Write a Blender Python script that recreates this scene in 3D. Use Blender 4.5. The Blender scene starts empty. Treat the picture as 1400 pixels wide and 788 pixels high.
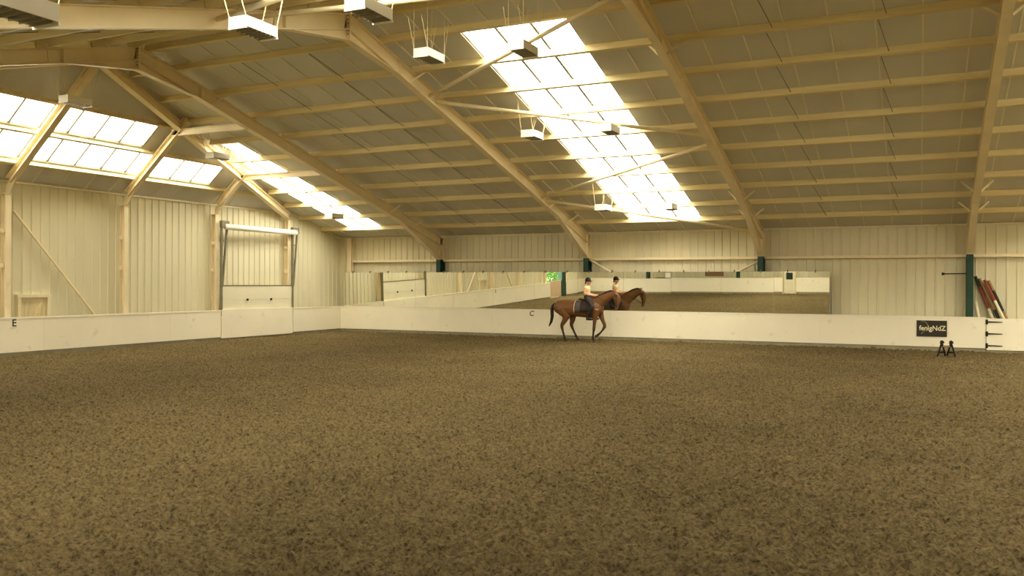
import bpy, bmesh, math, random
import numpy as np
from mathutils import Vector, Matrix
random.seed(7); rng = np.random.default_rng(7)
sc = bpy.context.scene
col = sc.collection
PI = math.pi

# ------------------------------------------------------------------ camera, sky, exposure
F_PX, YAW, ROLL, CAM_H = 1183.1, math.radians(25.264), 0.0040, 2.18
cd = bpy.data.cameras.new('camera'); cam = bpy.data.objects.new('camera', cd); col.objects.link(cam)
cd.sensor_width = 36; cd.lens = F_PX / 1400 * 36
cd.shift_y = (388.535 - 394) / 1400
cd.clip_start = 0.05; cd.clip_end = 300
cam.matrix_world = Matrix.Translation((0, 0, CAM_H)) @ Matrix.Rotation(YAW, 4, 'Z') @ Matrix.Rotation(PI / 2, 4, 'X') @ Matrix.Rotation(ROLL, 4, 'Z')
sc.camera = cam
world = bpy.data.worlds.new('overcast_sky'); sc.world = world; world.use_nodes = True
bg = world.node_tree.nodes['Background']; bg.inputs[0].default_value = (1.0, 0.975, 0.905, 1); bg.inputs[1].default_value = 1.0
sc.view_settings.view_transform = 'Standard'; sc.view_settings.look = 'None'
sc.view_settings.gamma = 1; sc.view_settings.use_curve_mapping = False
sc.view_settings.exposure = 4.15
sc.cycles.max_bounces = 14; sc.cycles.diffuse_bounces = 8; sc.cycles.glossy_bounces = 6; sc.cycles.transparent_max_bounces = 12
sc.cycles.sample_clamp_indirect = 8.0

# ------------------------------------------------------------------ helpers
def lin(c):
    return tuple(((v / 255) / 12.92 if v / 255 <= .04045 else ((v / 255 + .055) / 1.055) ** 2.4) for v in c)

def mat(name, rgb, rough=.6, var=.06, scale=6.0, bump=0.0, bscale=60.0, metal=0.0, spec=.3, dirt=None, stretch=(1, 1, 1), pieces=0.0):
    m = bpy.data.materials.new(name); m.use_nodes = True
    nt = m.node_tree; N = nt.nodes; L = nt.links; b = N['Principled BSDF']
    c = lin(rgb)
    b.inputs['Roughness'].default_value = rough; b.inputs['Metallic'].default_value = metal
    b.inputs['Specular IOR Level'].default_value = spec
    geo = N.new('ShaderNodeNewGeometry'); mp = N.new('ShaderNodeMapping'); mp.inputs['Scale'].default_value = stretch
    L.new(geo.outputs['Position'], mp.inputs['Vector'])
    no = N.new('ShaderNodeTexNoise'); no.inputs['Scale'].default_value = scale; no.inputs['Detail'].default_value = 6
    L.new(mp.outputs[0], no.inputs['Vector'])
    r = N.new('ShaderNodeValToRGB')
    r.color_ramp.elements[0].position = .3; r.color_ramp.elements[1].position = .7
    r.color_ramp.elements[0].color = tuple(v * (1 - var) for v in c) + (1,)
    r.color_ramp.elements[1].color = tuple(min(1, v * (1 + var)) for v in c) + (1,)
    L.new(no.outputs['Fac'], r.inputs[0]); out = r.outputs[0]
    if dirt:
        n2 = N.new('ShaderNodeTexNoise'); n2.inputs['Scale'].default_value = dirt[1]; n2.inputs['Detail'].default_value = 8
        L.new(mp.outputs[0], n2.inputs['Vector'])
        r2 = N.new('ShaderNodeValToRGB'); r2.color_ramp.elements[0].position = dirt[2]; r2.color_ramp.elements[1].position = dirt[2] + .12
        mx = N.new('ShaderNodeMixRGB'); mx.inputs[2].default_value = lin(dirt[0]) + (1,)
        mu = N.new('ShaderNodeMath'); mu.operation = 'MULTIPLY'; mu.inputs[1].default_value = dirt[3]
        L.new(n2.outputs['Fac'], r2.inputs[0]); L.new(r2.outputs[0], mu.inputs[0]); L.new(mu.outputs[0], mx.inputs[0]); L.new(out, mx.inputs[1]); out = mx.outputs[0]
    if pieces:
        oi = N.new('ShaderNodeObjectInfo'); mr = N.new('ShaderNodeMapRange'); mr.inputs[3].default_value = 1 - pieces; mr.inputs[4].default_value = 1 + pieces
        L.new(oi.outputs['Random'], mr.inputs[0])
        mm = N.new('ShaderNodeVectorMath'); mm.operation = 'SCALE'
        L.new(out, mm.inputs[0]); L.new(mr.outputs[0], mm.inputs['Scale']); out = mm.outputs[0]
    L.new(out, b.inputs['Base Color'])
    if bump:
        n3 = N.new('ShaderNodeTexNoise'); n3.inputs['Scale'].default_value = bscale; n3.inputs['Detail'].default_value = 5
        L.new(mp.outputs[0], n3.inputs['Vector'])
        bp = N.new('ShaderNodeBump'); bp.inputs['Strength'].default_value = bump; bp.inputs['Distance'].default_value = .02
        L.new(n3.outputs['Fac'], bp.inputs['Height']); L.new(bp.outputs[0], b.inputs['Normal'])
    return m

M = {}
M['clad'] = mat('cream_cladding', (218, 210, 176), .55, .04, 1.2, stretch=(1, 1, .25), pieces=.03)
M['clad_trim'] = mat('cream_trim', (226, 214, 176), .5)
M['wall_core'] = mat('wall_core', (190, 182, 150), .8)
M['kick'] = mat('white_kickboard', (240, 231, 204), .6, .03, .8, dirt=((205, 190, 150), 3.0, .62, .5), pieces=.015)
M['concrete'] = mat('plinth_concrete', (148, 140, 112), .9, .15, 3, .3, 20)
M['steel'] = mat('cream_steel', (232, 216, 176), .5, .06, 1.5, dirt=((206, 184, 138), 2.0, .62, .4))
M['purlin'] = mat('purlin_timber', (220, 203, 152), .65, .10, 2.2, stretch=(.25, 3, 3), pieces=.05)
M['roof'] = mat('roof_lining', (206, 204, 192), .6, .05, .7, pieces=.035)
M['roof_seam'] = mat('roof_seam', (230, 225, 206), .5)
M['green'] = mat('dark_green_paint', (34, 64, 46), .5, .1, 3)
M['white'] = mat('white_enamel', (246, 242, 228), .35, .02)
M['lampgrey'] = mat('lamp_underside', (150, 142, 116), .4, .1, 8)
M['wire'] = mat('lamp_wire', (226, 208, 160), .5)
M['track'] = mat('grey_track_steel', (122, 116, 92), .5, .1, 5)
M['black'] = mat('black_iron', (34, 28, 20), .5, .1, 8)
M['door'] = mat('door_panel', (226, 218, 186), .5, .03, 2)
M['wood'] = mat('pale_timber', (214, 198, 152), .65, .12, 3, stretch=(3, 3, .4))
M['gatewood'] = mat('pinkish_gate_timber', (206, 178, 144), .7, .1, 3, stretch=(3, 3, .4))
M['brown'] = mat('brown_timber', (120, 92, 60), .7, .1, 3)
M['coat'] = None
M['skin'] = mat('skin', (232, 168, 128), .55, .03)
M['shirt'] = mat('pale_yellow_shirt', (224, 206, 160), .8, .05, 12)
M['breeches'] = mat('dark_breeches', (62, 52, 46), .8, .08, 12)
M['boot'] = mat('black_boot', (36, 32, 28), .35, .08)
M['leather'] = mat('dark_saddle_leather', (58, 44, 34), .45, .1, 8)
M['pad'] = mat('dark_saddle_pad', (84, 76, 70), .85, .06, 10)
M['padedge'] = mat('pale_pad_edge', (222, 196, 178), .8)
M['helmet'] = mat('black_helmet', (36, 34, 32), .4, .05)
M['hair'] = mat('dark_horsehair', (40, 26, 16), .6, .15, 20, stretch=(1, 1, .2))
M['hoof'] = mat('hoof', (60, 50, 40), .6)
M['signblack'] = mat('sign_black', (52, 46, 34), .5, .05)
M['ink'] = mat('letter_ink', (52, 44, 34), .6)
M['signtext'] = mat('sign_cream', (228, 220, 180), .6)
M['signgrey'] = mat('sign_grey', (128, 128, 104), .6)
M['red'] = mat('pole_red', (138, 62, 44), .5, .1, 8)
M['polewhite'] = mat('pole_white', (226, 216, 180), .5, .06, 8)
M['polegreen'] = mat('pole_green', (44, 48, 36), .5, .1, 8)
M['polebrown'] = mat('pole_timber', (150, 122, 78), .6, .1, 8)
M['glassdark'] = mat('dark_pane', (40, 52, 44), .1, .02, spec=.5)
M['ground'] = mat('outside_ground', (150, 150, 120), .9, .1, 2)
M['yard'] = mat('pale_yard_concrete', (214, 208, 190), .9, .06, 2)

def mirror_mat():
    m = bpy.data.materials.new('mirror_glass'); m.use_nodes = True; b = m.node_tree.nodes['Principled BSDF']
    b.inputs['Base Color'].default_value = (.90, .91, .84, 1); b.inputs['Metallic'].default_value = 1; b.inputs['Roughness'].default_value = .0
    return m
M['mirror'] = mirror_mat()

def pane_mat():
    m = bpy.data.materials.new('clear_rooflight'); m.use_nodes = True; nt = m.node_tree; N = nt.nodes; L = nt.links
    N.remove(N['Principled BSDF'])
    t = N.new('ShaderNodeBsdfTransparent'); t.inputs[0].default_value = (.93, .92, .88, 1)
    g = N.new('ShaderNodeBsdfDiffuse'); g.inputs[0].default_value = (.8, .78, .7, 1)
    x = N.new('ShaderNodeMixShader'); x.inputs[0].default_value = .12
    L.new(t.outputs[0], x.inputs[1]); L.new(g.outputs[0], x.inputs[2]); L.new(x.outputs[0], N['Material Output'].inputs[0])
    return m
M['pane'] = pane_mat()

def coat_mat():
    m = bpy.data.materials.new('bay_coat'); m.use_nodes = True; nt = m.node_tree; N = nt.nodes; L = nt.links; b = N['Principled BSDF']
    geo = N.new('ShaderNodeNewGeometry'); sx = N.new('ShaderNodeSeparateXYZ'); L.new(geo.outputs['Position'], sx.inputs[0])
    no = N.new('ShaderNodeTexNoise'); no.inputs['Scale'].default_value = 5; L.new(geo.outputs['Position'], no.inputs['Vector'])
    ad = N.new('ShaderNodeMath'); ad.operation = 'MULTIPLY_ADD'; ad.inputs[1].default_value = .25; L.new(no.outputs['Fac'], ad.inputs[0]); L.new(sx.outputs['Z'], ad.inputs[2])
    r = N.new('ShaderNodeValToRGB'); e = r.color_ramp.elements
    e[0].position = .52; e[0].color = lin((44, 28, 18)) + (1,); e[1].position = .98; e[1].color = lin((112, 73, 36)) + (1,)
    e2 = r.color_ramp.elements.new(.75); e2.color = lin((86, 56, 30)) + (1,)
    L.new(ad.outputs[0], r.inputs[0]); L.new(r.outputs[0], b.inputs['Base Color'])
    b.inputs['Roughness'].default_value = .45; b.inputs['Specular IOR Level'].default_value = .35
    return m
M['coat'] = coat_mat()

class MB:
    """collects geometry in world coordinates; build() links it as one mesh object"""
    def __init__(s): s.v = []; s.f = []; s.mi = []; s.cur = 0
    def add(s, vs, fs):
        k = len(s.v); s.v += [tuple(v) for v in vs]; s.f += [tuple(i + k for i in f) for f in fs]; s.mi += [s.cur] * len(fs); return s
    def box(s, x0, x1, y0, y1, z0, z1):
        return s.add([(x0, y0, z0), (x1, y0, z0), (x1, y1, z0), (x0, y1, z0), (x0, y0, z1), (x1, y0, z1), (x1, y1, z1), (x0, y1, z1)],
                     [(0, 3, 2, 1), (4, 5, 6, 7), (0, 1, 5, 4), (1, 2, 6, 5), (2, 3, 7, 6), (3, 0, 4, 7)])
    def bar(s, p0, p1, w, d, up=(0, 0, 1), off=0.0, side=0.0):
        """box of width w (sideways) and depth d (along up) around the line p0-p1; off moves along up, side sideways"""
        p0, p1 = Vector(p0), Vector(p1); t = (p1 - p0).normalized(); u = Vector(up); u = (u - t * u.dot(t)).normalized(); q = t.cross(u)
        vs = []
        for p in (p0, p1):
            for a, b in ((-1, -1), (1, -1), (1, 1), (-1, 1)):
                vs.append(p + q * (a * w / 2 + side) + u * (b * d / 2 + off))
        return s.add(vs, [(0, 1, 2, 3), (7, 6, 5, 4), (0, 4, 5, 1), (1, 5, 6, 2), (2, 6, 7, 3), (3, 7, 4, 0)])
    def ibeam(s, p0, p1, w, d, up=(0, 0, 1), tf=.022, tw=.016):
        s.bar(p0, p1, w, tf, up, d / 2 - tf / 2); s.bar(p0, p1, w, tf, up, -d / 2 + tf / 2); s.bar(p0, p1, tw, d - 2 * tf, up)
        return s
    def prism(s, poly, thick):
        """polygon (list of 3D points) extruded by vector thick"""
        n = len(poly); t = Vector(thick); a = [Vector(p) for p in poly]
        return s.add(a + [p + t for p in a], [tuple(range(n - 1, -1, -1)), tuple(range(n, 2 * n))] + [(i, (i + 1) % n, n + (i + 1) % n, n + i) for i in range(n)])
    def tube(s, pts, rad, n=10, side=None, caps=True):
        """round or elliptical tube; rad item is r or (r_side, r_up)"""
        pts = [Vector(p) for p in pts]; rings = []; k0 = len(s.v)
        for i, p in enumerate(pts):
            t = (pts[min(i + 1, len(pts) - 1)] - pts[max(i - 1, 0)]).normalized()
            sd = Vector(side) if side else (Vector((0, 0, 1)) if abs(t.z) < .9 else Vector((1, 0, 0)))
            a = (sd - t * sd.dot(t)).normalized(); b = t.cross(a)
            r = rad[i] if isinstance(rad, (list, tuple)) else rad
            ra, rb = r if isinstance(r, (list, tuple)) else (r, r)
            for j in range(n):
                th = 2 * PI * j / n
                s.v.append(tuple(p + a * (math.cos(th) * ra) + b * (math.sin(th) * rb)))
        m = len(pts)
        for i in range(m - 1):
            for j in range(n):
                s.f.append((k0 + i * n + j, k0 + i * n + (j + 1) % n, k0 + (i + 1) * n + (j + 1) % n, k0 + (i + 1) * n + j)); s.mi.append(s.cur)
        if caps:
            s.f.append(tuple(k0 + j for j in range(n - 1, -1, -1))); s.mi.append(s.cur)
            s.f.append(tuple(k0 + (m - 1) * n + j for j in range(n))); s.mi.append(s.cur)
        return s
    def build(s, name, mats, parent=None, smooth=False, origin=None):
        a = np.array(s.v)
        if origin is None:
            lo, hi = a.min(0), a.max(0); origin = ((lo[0] + hi[0]) / 2, (lo[1] + hi[1]) / 2, lo[2])
        me = bpy.data.meshes.new(name); me.from_pydata([tuple(p) for p in (a - np.array(origin))], [], s.f)
        for m in (mats if isinstance(mats, (list, tuple)) else [mats]): me.materials.append(m)
        me.polygons.foreach_set('material_index', s.mi)
        bm = bmesh.new(); bm.from_mesh(me); bmesh.ops.recalc_face_normals(bm, faces=bm.faces); bm.to_mesh(me); bm.free()
        if smooth: me.polygons.foreach_set('use_smooth', [True] * len(me.polygons))
        me.update()
        return link(name, me, origin, parent)

def wloc(o):
    l = Vector(o.location); p = o.parent
    while p: l += Vector(p.location); p = p.parent
    return l
def link(name, me, origin, parent=None):
    o = bpy.data.objects.new(name, me); col.objects.link(o)
    if parent: o.parent = parent; o.location = Vector(origin) - wloc(parent)
    else: o.location = origin
    return o
def empty(name, loc, label=None, cat=None, group=None, kind=None):
    o = bpy.data.objects.new(name, None); col.objects.link(o); o.location = loc; o.empty_display_size = .2
    return tag(o, label, cat, group, kind)
def tag(o, label=None, cat=None, group=None, kind=None):
    if label: o['label'] = label
    if cat: o['category'] = cat
    if group: o['group'] = group
    if kind: o['kind'] = kind
    return o
def dup(o, dloc=(0, 0, 0), parent=None, keep=True):
    c = o.copy(); col.objects.link(c)
    if parent: c.parent = parent
    if not o.parent or not parent or parent is o.parent: c.location = Vector(o.location) + Vector(dloc)
    for ch in [k for k in bpy.data.objects if k.parent is o]: dup(ch, (0, 0, 0), c)
    return c
def S(o): o['kind'] = 'structure'; return o
def ray(u, v):
    u -= 700; v -= 388.535; c, s = math.cos(ROLL), math.sin(ROLL); u, v = u * c + v * s, -u * s + v * c
    f = Vector((-math.sin(YAW), math.cos(YAW), 0)); r = Vector((math.cos(YAW), math.sin(YAW), 0))
    return f + r * (u / F_PX) + Vector((0, 0, -v / F_PX))
def at(u, v, axis, val):
    """where the sight line through photo pixel (u, v) meets the plane axis = val"""
    d = ray(u, v); o = Vector((0, 0, CAM_H)); return o + d * ((val - o[axis]) / d[axis])

# ------------------------------------------------------------------ dimensions (metres, measured from the photo)
RY, RZ, SL = 16.36, 8.56, .2641           # ridge line and main roof slope
XL, XR = -24.10, 20.4                     # gable walls
YF, YN = 32.62, -0.95                     # side walls
HZ, HAX = 5.14, -20.10                    # hip eaves height and hip apex
HS = (RZ - HZ) / (HAX - XL)
FX = [1.475 + 6.716 * k for k in range(-3, 3)]
KB, PB = 1.16, .15                        # kickboard top and plinth top
KF, KL, KN = 32.0, -23.63, .70            # kickboard faces
zmain = lambda y: RZ - SL * abs(y - RY)
zhip = lambda x: HZ + HS * (x - XL)
HYF = RY + (RZ - HZ) / SL; HYN = RY - (RZ - HZ) / SL
hipx = lambda y: HAX - (HAX - XL) * abs(y - RY) / (HYF - RY)      # hip line in plan
PUR = [16.62] + [17.66 + 1.495 * k for k in range(10)]            # purlin faces, far slope
def clip(poly, f):
    """keep the part of the plan polygon where f >= 0"""
    out = []
    for i in range(len(poly)):
        a, b = poly[i], poly[(i + 1) % len(poly)]; fa, fb = f(*a), f(*b)
        if fa >= 0: out.append(a)
        if fa * fb < 0:
            t = fa / (fa - fb); out.append((a[0] + (b[0] - a[0]) * t, a[1] + (b[1] - a[1]) * t))
    return out
rect = lambda x0, x1, y0, y1: [(x0, y0), (x1, y0), (x1, y1), (x0, y1)]
hip_side = lambda sgn: (lambda x, y: (x - HAX) + (HAX - XL) * (sgn * (y - RY)) / (HYF - RY))   # >= 0 on the main slope
S_W = .9
X0 = -9.86                                # roof sheet grid
# rooflights on the slopes: (x0, x1, first purlin row, last purlin row)
STRIPS = [(-9.86, -7.16), (3.64, 6.34), (9.94, 13.54)]  # last strip is out of view, added to bring more daylight inside
STRIPS_NEAR = STRIPS

# ------------------------------------------------------------------ floor
def make_floor():
    d = .055; xs = np.arange(XL - .05, XR + .1, d); ys = np.arange(YN - .05, YF + .1, d)
    nx, ny = len(xs), len(ys)
    fx = np.fft.fftfreq(nx, d)[None, :]; fy = np.fft.rfftfreq(ny, d)[:, None]
    def field(l0, l1, sx=1.0):
        w = np.fft.fft2(rng.standard_normal((ny, nx)))
        fyy = np.fft.fftfreq(ny, d)[:, None]; k = np.sqrt((fx * sx) ** 2 + fyy ** 2)
        g = np.fft.ifft2(w * np.exp(-(k * l0) ** 2) * (1 - np.exp(-(k * l1) ** 2))).real
        return g / g.std()
    a = field(.075, .35); b = field(.30, 1.5); c = field(1.5, 8)
    z = .027 * np.clip(a, -2.6, 2.0) + .009 * b + .008 * c
    X, Y = np.meshgrid(xs, ys); z -= z.mean() - .0
    edge = np.minimum.reduce([Y - KN, KF - Y, X - KL])
    z += .012 * np.exp(-np.clip(edge, 0, None) / .5) * (edge > -.2)
    co = np.stack([X, Y, z - .0], -1).reshape(-1, 3)
    i = np.arange(nx * ny).reshape(ny, nx)
    q = np.stack([i[:-1, :-1], i[:-1, 1:], i[1:, 1:], i[1:, :-1]], -1).reshape(-1, 4)
    me = bpy.data.meshes.new('floor'); me.vertices.add(len(co)); me.vertices.foreach_set('co', co.ravel())
    me.loops.add(q.size); me.loops.foreach_set('vertex_index', q.ravel().astype(np.int32))
    me.polygons.add(len(q)); me.polygons.foreach_set('loop_start', np.arange(0, q.size, 4, dtype=np.int32))
    me.polygons.foreach_set('use_smooth', np.ones(len(q), bool)); me.update(); me.validate()
    m = bpy.data.materials.new('arena_footing'); m.use_nodes = True; nt = m.node_tree; N = nt.nodes; L = nt.links; bs = N['Principled BSDF']
    geo = N.new('ShaderNodeNewGeometry')
    n1 = N.new('ShaderNodeTexNoise'); n1.inputs['Scale'].default_value = 22; n1.inputs['Detail'].default_value = 8; n1.inputs['Roughness'].default_value = .7
    n2 = N.new('ShaderNodeTexNoise'); n2.inputs['Scale'].default_value = .35; n2.inputs['Detail'].default_value = 3
    n3 = N.new('ShaderNodeTexNoise'); n3.inputs['Scale'].default_value = 26; n3.inputs['Detail'].default_value = 8; n3.inputs['Roughness'].default_value = .75
    for n in (n1, n2, n3): L.new(geo.outputs['Position'], n.inputs['Vector'])
    r = N.new('ShaderNodeValToRGB'); e = r.color_ramp.elements
    e[0].position = .36; e[0].color = lin((68, 56, 34)) + (1,); e[1].position = .66; e[1].color = lin((146, 126, 84)) + (1,)
    e2 = e.new(.47); e2.color = lin((115, 98, 63)) + (1,)
    L.new(n1.outputs['Fac'], r.inputs[0])
    mx = N.new('ShaderNodeMixRGB'); mx.blend_type = 'MULTIPLY'; mx.inputs[0].default_value = 1
    r2 = N.new('ShaderNodeValToRGB'); r2.color_ramp.elements[0].position = .35; r2.color_ramp.elements[0].color = (.84, .85, .83, 1); r2.color_ramp.elements[1].position = .65; r2.color_ramp.elements[1].color = (1, 1, 1, 1)
    L.new(n2.outputs['Fac'], r2.inputs[0]); L.new(r.outputs[0], mx.inputs[1]); L.new(r2.outputs[0], mx.inputs[2]); L.new(mx.outputs[0], bs.inputs['Base Color'])
    bs.inputs['Roughness'].default_value = .95; bs.inputs['Specular IOR Level'].default_value = .1
    bp = N.new('ShaderNodeBump'); bp.inputs['Strength'].default_value = 1.0; bp.inputs['Distance'].default_value = .06
    L.new(n3.outputs['Fac'], bp.inputs['Height']); L.new(bp.outputs[0], bs.inputs['Normal'])
    me.materials.append(m)
    S(link('floor', me, (0, 0, 0)))
make_floor()

# ------------------------------------------------------------------ roof: sheets, purlins, rooflights
ceil = MB()
ceil.bar((HAX, RY, RZ + .13), (XR + .3, RY, RZ + .13), .5, .03)
ceiling = S(ceil.build('ceiling', M['roof_seam']))
TH = .08
def slab(poly, zf, name, mats, parent, th=TH, seam=True, zoff=0.0):
    if len(poly) < 3: return None
    area = sum(poly[i][0] * poly[(i + 1) % len(poly)][1] - poly[(i + 1) % len(poly)][0] * poly[i][1] for i in range(len(poly))) / 2
    if abs(area) < .02: return None
    mb = MB(); mb.prism([(x, y, zf(x, y) + zoff) for x, y in poly], (0, 0, th))
    return mb.build(name, mats, parent)
LEN = 17.5
def sheet_proto(u0, u1):
    """far-slope sheet one cover width wide from u0 to u1 (plan distance from the ridge), lap seam on its right edge"""
    mb = MB(); z = lambda u: RZ - SL * u
    for x0, x1, dz, t in ((0, S_W, 0, TH), ):
        mb.prism([(x0, RY + u0, z(u0)), (x1, RY + u0, z(u0)), (x1, RY + u1, z(u1)), (x0, RY + u1, z(u1))], (0, 0, t))
    mb.cur = 1
    mb.prism([(S_W - .028, RY + u0, z(u0) - .022), (S_W + .002, RY + u0, z(u0) - .022), (S_W + .002, RY + u1, z(u1) - .022), (S_W - .028, RY + u1, z(u1) - .022)], (0, 0, .03))
    return mb
protos = {}
def put_sheet(x, u0, u1, near):
    key = (round(u0, 3), round(u1, 3))
    if key not in protos:
        o = sheet_proto(u0, u1).build('roof_sheet', [M['roof'], M['roof_seam']], ceiling, origin=(0, RY, RZ)); protos[key] = o; c = o
    else:
        c = protos[key].copy(); col.objects.link(c)
    p = Vector((x, RY, RZ)) if not near else Vector((x + S_W, RY, RZ))
    c.location = p - Vector(ceiling.location); c.rotation_euler = (0, 0, PI if near else 0)
UA, UB = PUR[1] - RY + .035, PUR[10] - RY + .035     # rooflight strip limits, measured from the ridge
k = 0
xs_sheets = [X0 + S_W * i for i in range(-11, 35)]
for x in xs_sheets:
    if x + S_W > XR + .5: break
    for near in (False, True):
        sky = any(a - .01 <= x < b - .01 for a, b in (STRIPS_NEAR if near else STRIPS))
        if sky: put_sheet(x, 0, UA, near); put_sheet(x, UB, LEN, near)
        else: put_sheet(x, 0, LEN, near)
# sheets between the first regular sheet and the left gable, cut along the hip
LX0, LX1 = -22.62, -20.90
y_rows = [PUR[4 + i] + .035 for i in range(7)]      # left bay rooflight rows
xl_first = xs_sheets[0]
xs_left = [xl_first - S_W * i for i in range(1, 7)]
for sgn in (1, -1):
    Y = lambda u: RY + sgn * u
    zf = lambda x, y: zmain(y)
    for x in xs_left:
        x1 = x + S_W
        base = clip(rect(x, x1, min(Y(0), Y(LEN)), max(Y(0), Y(LEN))), hip_side(sgn))
        base = clip(base, lambda a, b: a - (XL - .45))
        cuts = []
        if x1 > LX0 + .02 and x < LX1 - .02:
            cuts = [(max(x, LX0), min(x1, LX1))]
        if not cuts:
            slab(base, zf, 'roof_sheet', M['roof'], ceiling)
        else:
            a, b = cuts[0]; ya, yb = y_rows[0] - RY, y_rows[6] - RY
            for part in (clip(base, lambda p, q: sgn * (q - RY) - yb), clip(base, lambda p, q: ya - sgn * (q - RY)),
                         clip(clip(clip(base, lambda p, q: sgn * (q - RY) - ya), lambda p, q: yb - sgn * (q - RY)), lambda p, q: a - p),
                         clip(clip(clip(base, lambda p, q: sgn * (q - RY) - ya), lambda p, q: yb - sgn * (q - RY)), lambda p, q: p - b)):
                slab(part, zf, 'roof_sheet', M['roof'], ceiling)
        if not (LX0 < x1 < LX1):
            sm = clip(rect(x1 - .035, x1, min(Y(0), Y(LEN)), max(Y(0), Y(LEN))), hip_side(sgn))
            slab(sm, zf, 'lap_seam', M['roof_seam'], ceiling, .03, zoff=-.022)
# hip end sheets
hip_low = (-23.40, -22.60, 16.36 - 7.39, 16.36 + 7.39); hip_up = (-22.50, -21.68, 16.36 - 3.60, 16.36 + 3.60)
zh = lambda x, y: zhip(x)
in_main = lambda x, y: -max(hip_side(1)(x, y), -1e9) if y >= RY else -hip_side(-1)(x, y)
y = RY - 15 * S_W + .25
yy = [RY + .05 + S_W * i for i in range(-16, 16)]
for y0 in yy:
    y1 = y0 + S_W
    for (a, b) in ((y0, min(y1, RY)) if y0 < RY else (None, None), (max(y0, RY), y1) if y1 > RY else (None, None)):
        if a is None or b - a < .01: continue
        sg = 1 if (a + b) / 2 > RY else -1
        base = clip(rect(XL - .45, HAX + .3, a, b), lambda p, q: -hip_side(sg)(p, q))
        pieces = [base]
        for (x0, x1, ya, yb) in (hip_low, hip_up):
            new = []
            for P in pieces:
                if not P: continue
                new += [clip(P, lambda p, q: x0 - p), clip(P, lambda p, q: p - x1)]
                mid = clip(clip(P, lambda p, q: p - x0), lambda p, q: x1 - p)
                new += [clip(mid, lambda p, q: ya - q), clip(mid, lambda p, q: q - yb)]
            pieces = new
        for P in pieces: slab(P, zh, 'roof_sheet', M['roof'], ceiling)
    if RY - 12.7 < y0 < RY + 12.7:
        sg = 1 if y0 > RY else -1
        sm = clip(rect(XL, HAX, y0 - .015, y0 + .015), lambda p, q: -hip_side(sg)(p, q))
        for (x0, x1, ya, yb) in (hip_low,):
            if ya < y0 < yb: sm = clip(sm, lambda p, q: x0 - p)
        slab(sm, zh, 'lap_seam', M['roof_seam'], ceiling, .02, zoff=-.014)
# valley of light-tight flashing over the hips
for sg in (1, -1):
    mb = MB(); mb.bar((XL - .45, RY + sg * (HYF - RY) * 1.11, HZ - .38 + .1), (HAX + .1, RY - sg * .2, RZ + .14), .5, .03)
    mb.build('hip_flashing', M['roof_seam'], ceiling)

# purlins: each bay its own length of timber between the rafters
def purlin(x0, x1, yk, near=False, d=.17, w=.09):
    mb = MB(); s = -1 if near else 1
    ym = RY + s * (yk - RY + w / 2); n = Vector((0, s * SL, 1)).normalized()
    c = Vector((0, ym, zmain(ym))) - n * (d / 2 + .004)
    mb.bar((x0, c.y, c.z), (x1, c.y, c.z), w, d, n)
    return mb
pp = {}
def put_purlin(x0, x1, yk, near):
    key = (round(x1 - x0, 3), near)
    if key not in pp:
        o = purlin(x0, x1, yk, near).build('purlin', M['purlin'], ceiling); pp[key] = (o, x0, yk); return
    o, a, b = pp[key]; s = -1 if near else 1
    c = o.copy(); col.objects.link(c); dy = (yk - b)
    c.location = Vector(o.location) + Vector((x0 - a, s * dy, -SL * dy))
xx = FX + [XR]
for near in (False, True):
    for i in range(len(FX)):
        x1 = xx[i + 1] - (.11 if i + 1 < len(FX) else .0)
        for yk in PUR: put_purlin(FX[i] + .02, x1 - .0 if i + 1 == len(FX) else xx[i + 1] - .02, yk, near)
    for yk in PUR[1:]:
        xa = max(XL + .02, hipx(yk + .07) + .12)
        put_purlin(xa, FX[0] - .02, yk, near)
# anti-sag rods between neighbouring purlins
sr = None
for near in (False, True):
    sr = None
    for i in range(len(FX) - 1):
        for off in (2.25, 4.5):
            for k in range(1, len(PUR) - 1):
                x = FX[i] + off; s_ = -1 if near else 1
                if sr is None:
                    ya, yb = PUR[k] + .07, PUR[k + 1]
                    mb = MB(); mb.tube([(x - .1, RY + s_ * (ya - RY), zmain(ya) - .05), (x + .1, RY + s_ * (yb - RY), zmain(yb) - .12)], .009, 6); sr = (mb.build('sag_rod', M['track'], ceiling), x, PUR[k])
                else:
                    c = sr[0].copy(); col.objects.link(c); dy = PUR[k] - sr[2]; c.location = sr[0].location + Vector((x - sr[1], s_ * dy, -SL * dy))
# hip purlins
for xp in (-23.47, -22.57, -21.67):
    yh = (HAX - xp) / (HAX - XL) * (HYF - RY) * 0 + (xp - HAX) / (XL - HAX) * (HYF - RY)
    n = Vector((-HS, 0, 1)).normalized(); c = Vector((xp, 0, zhip(xp))) - n * .085
    mb = MB(); mb.bar((c.x, RY - yh + .25, c.z), (c.x, RY + yh - .25, c.z), .07, .15, n); mb.build('purlin', M['purlin'], ceiling)

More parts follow.
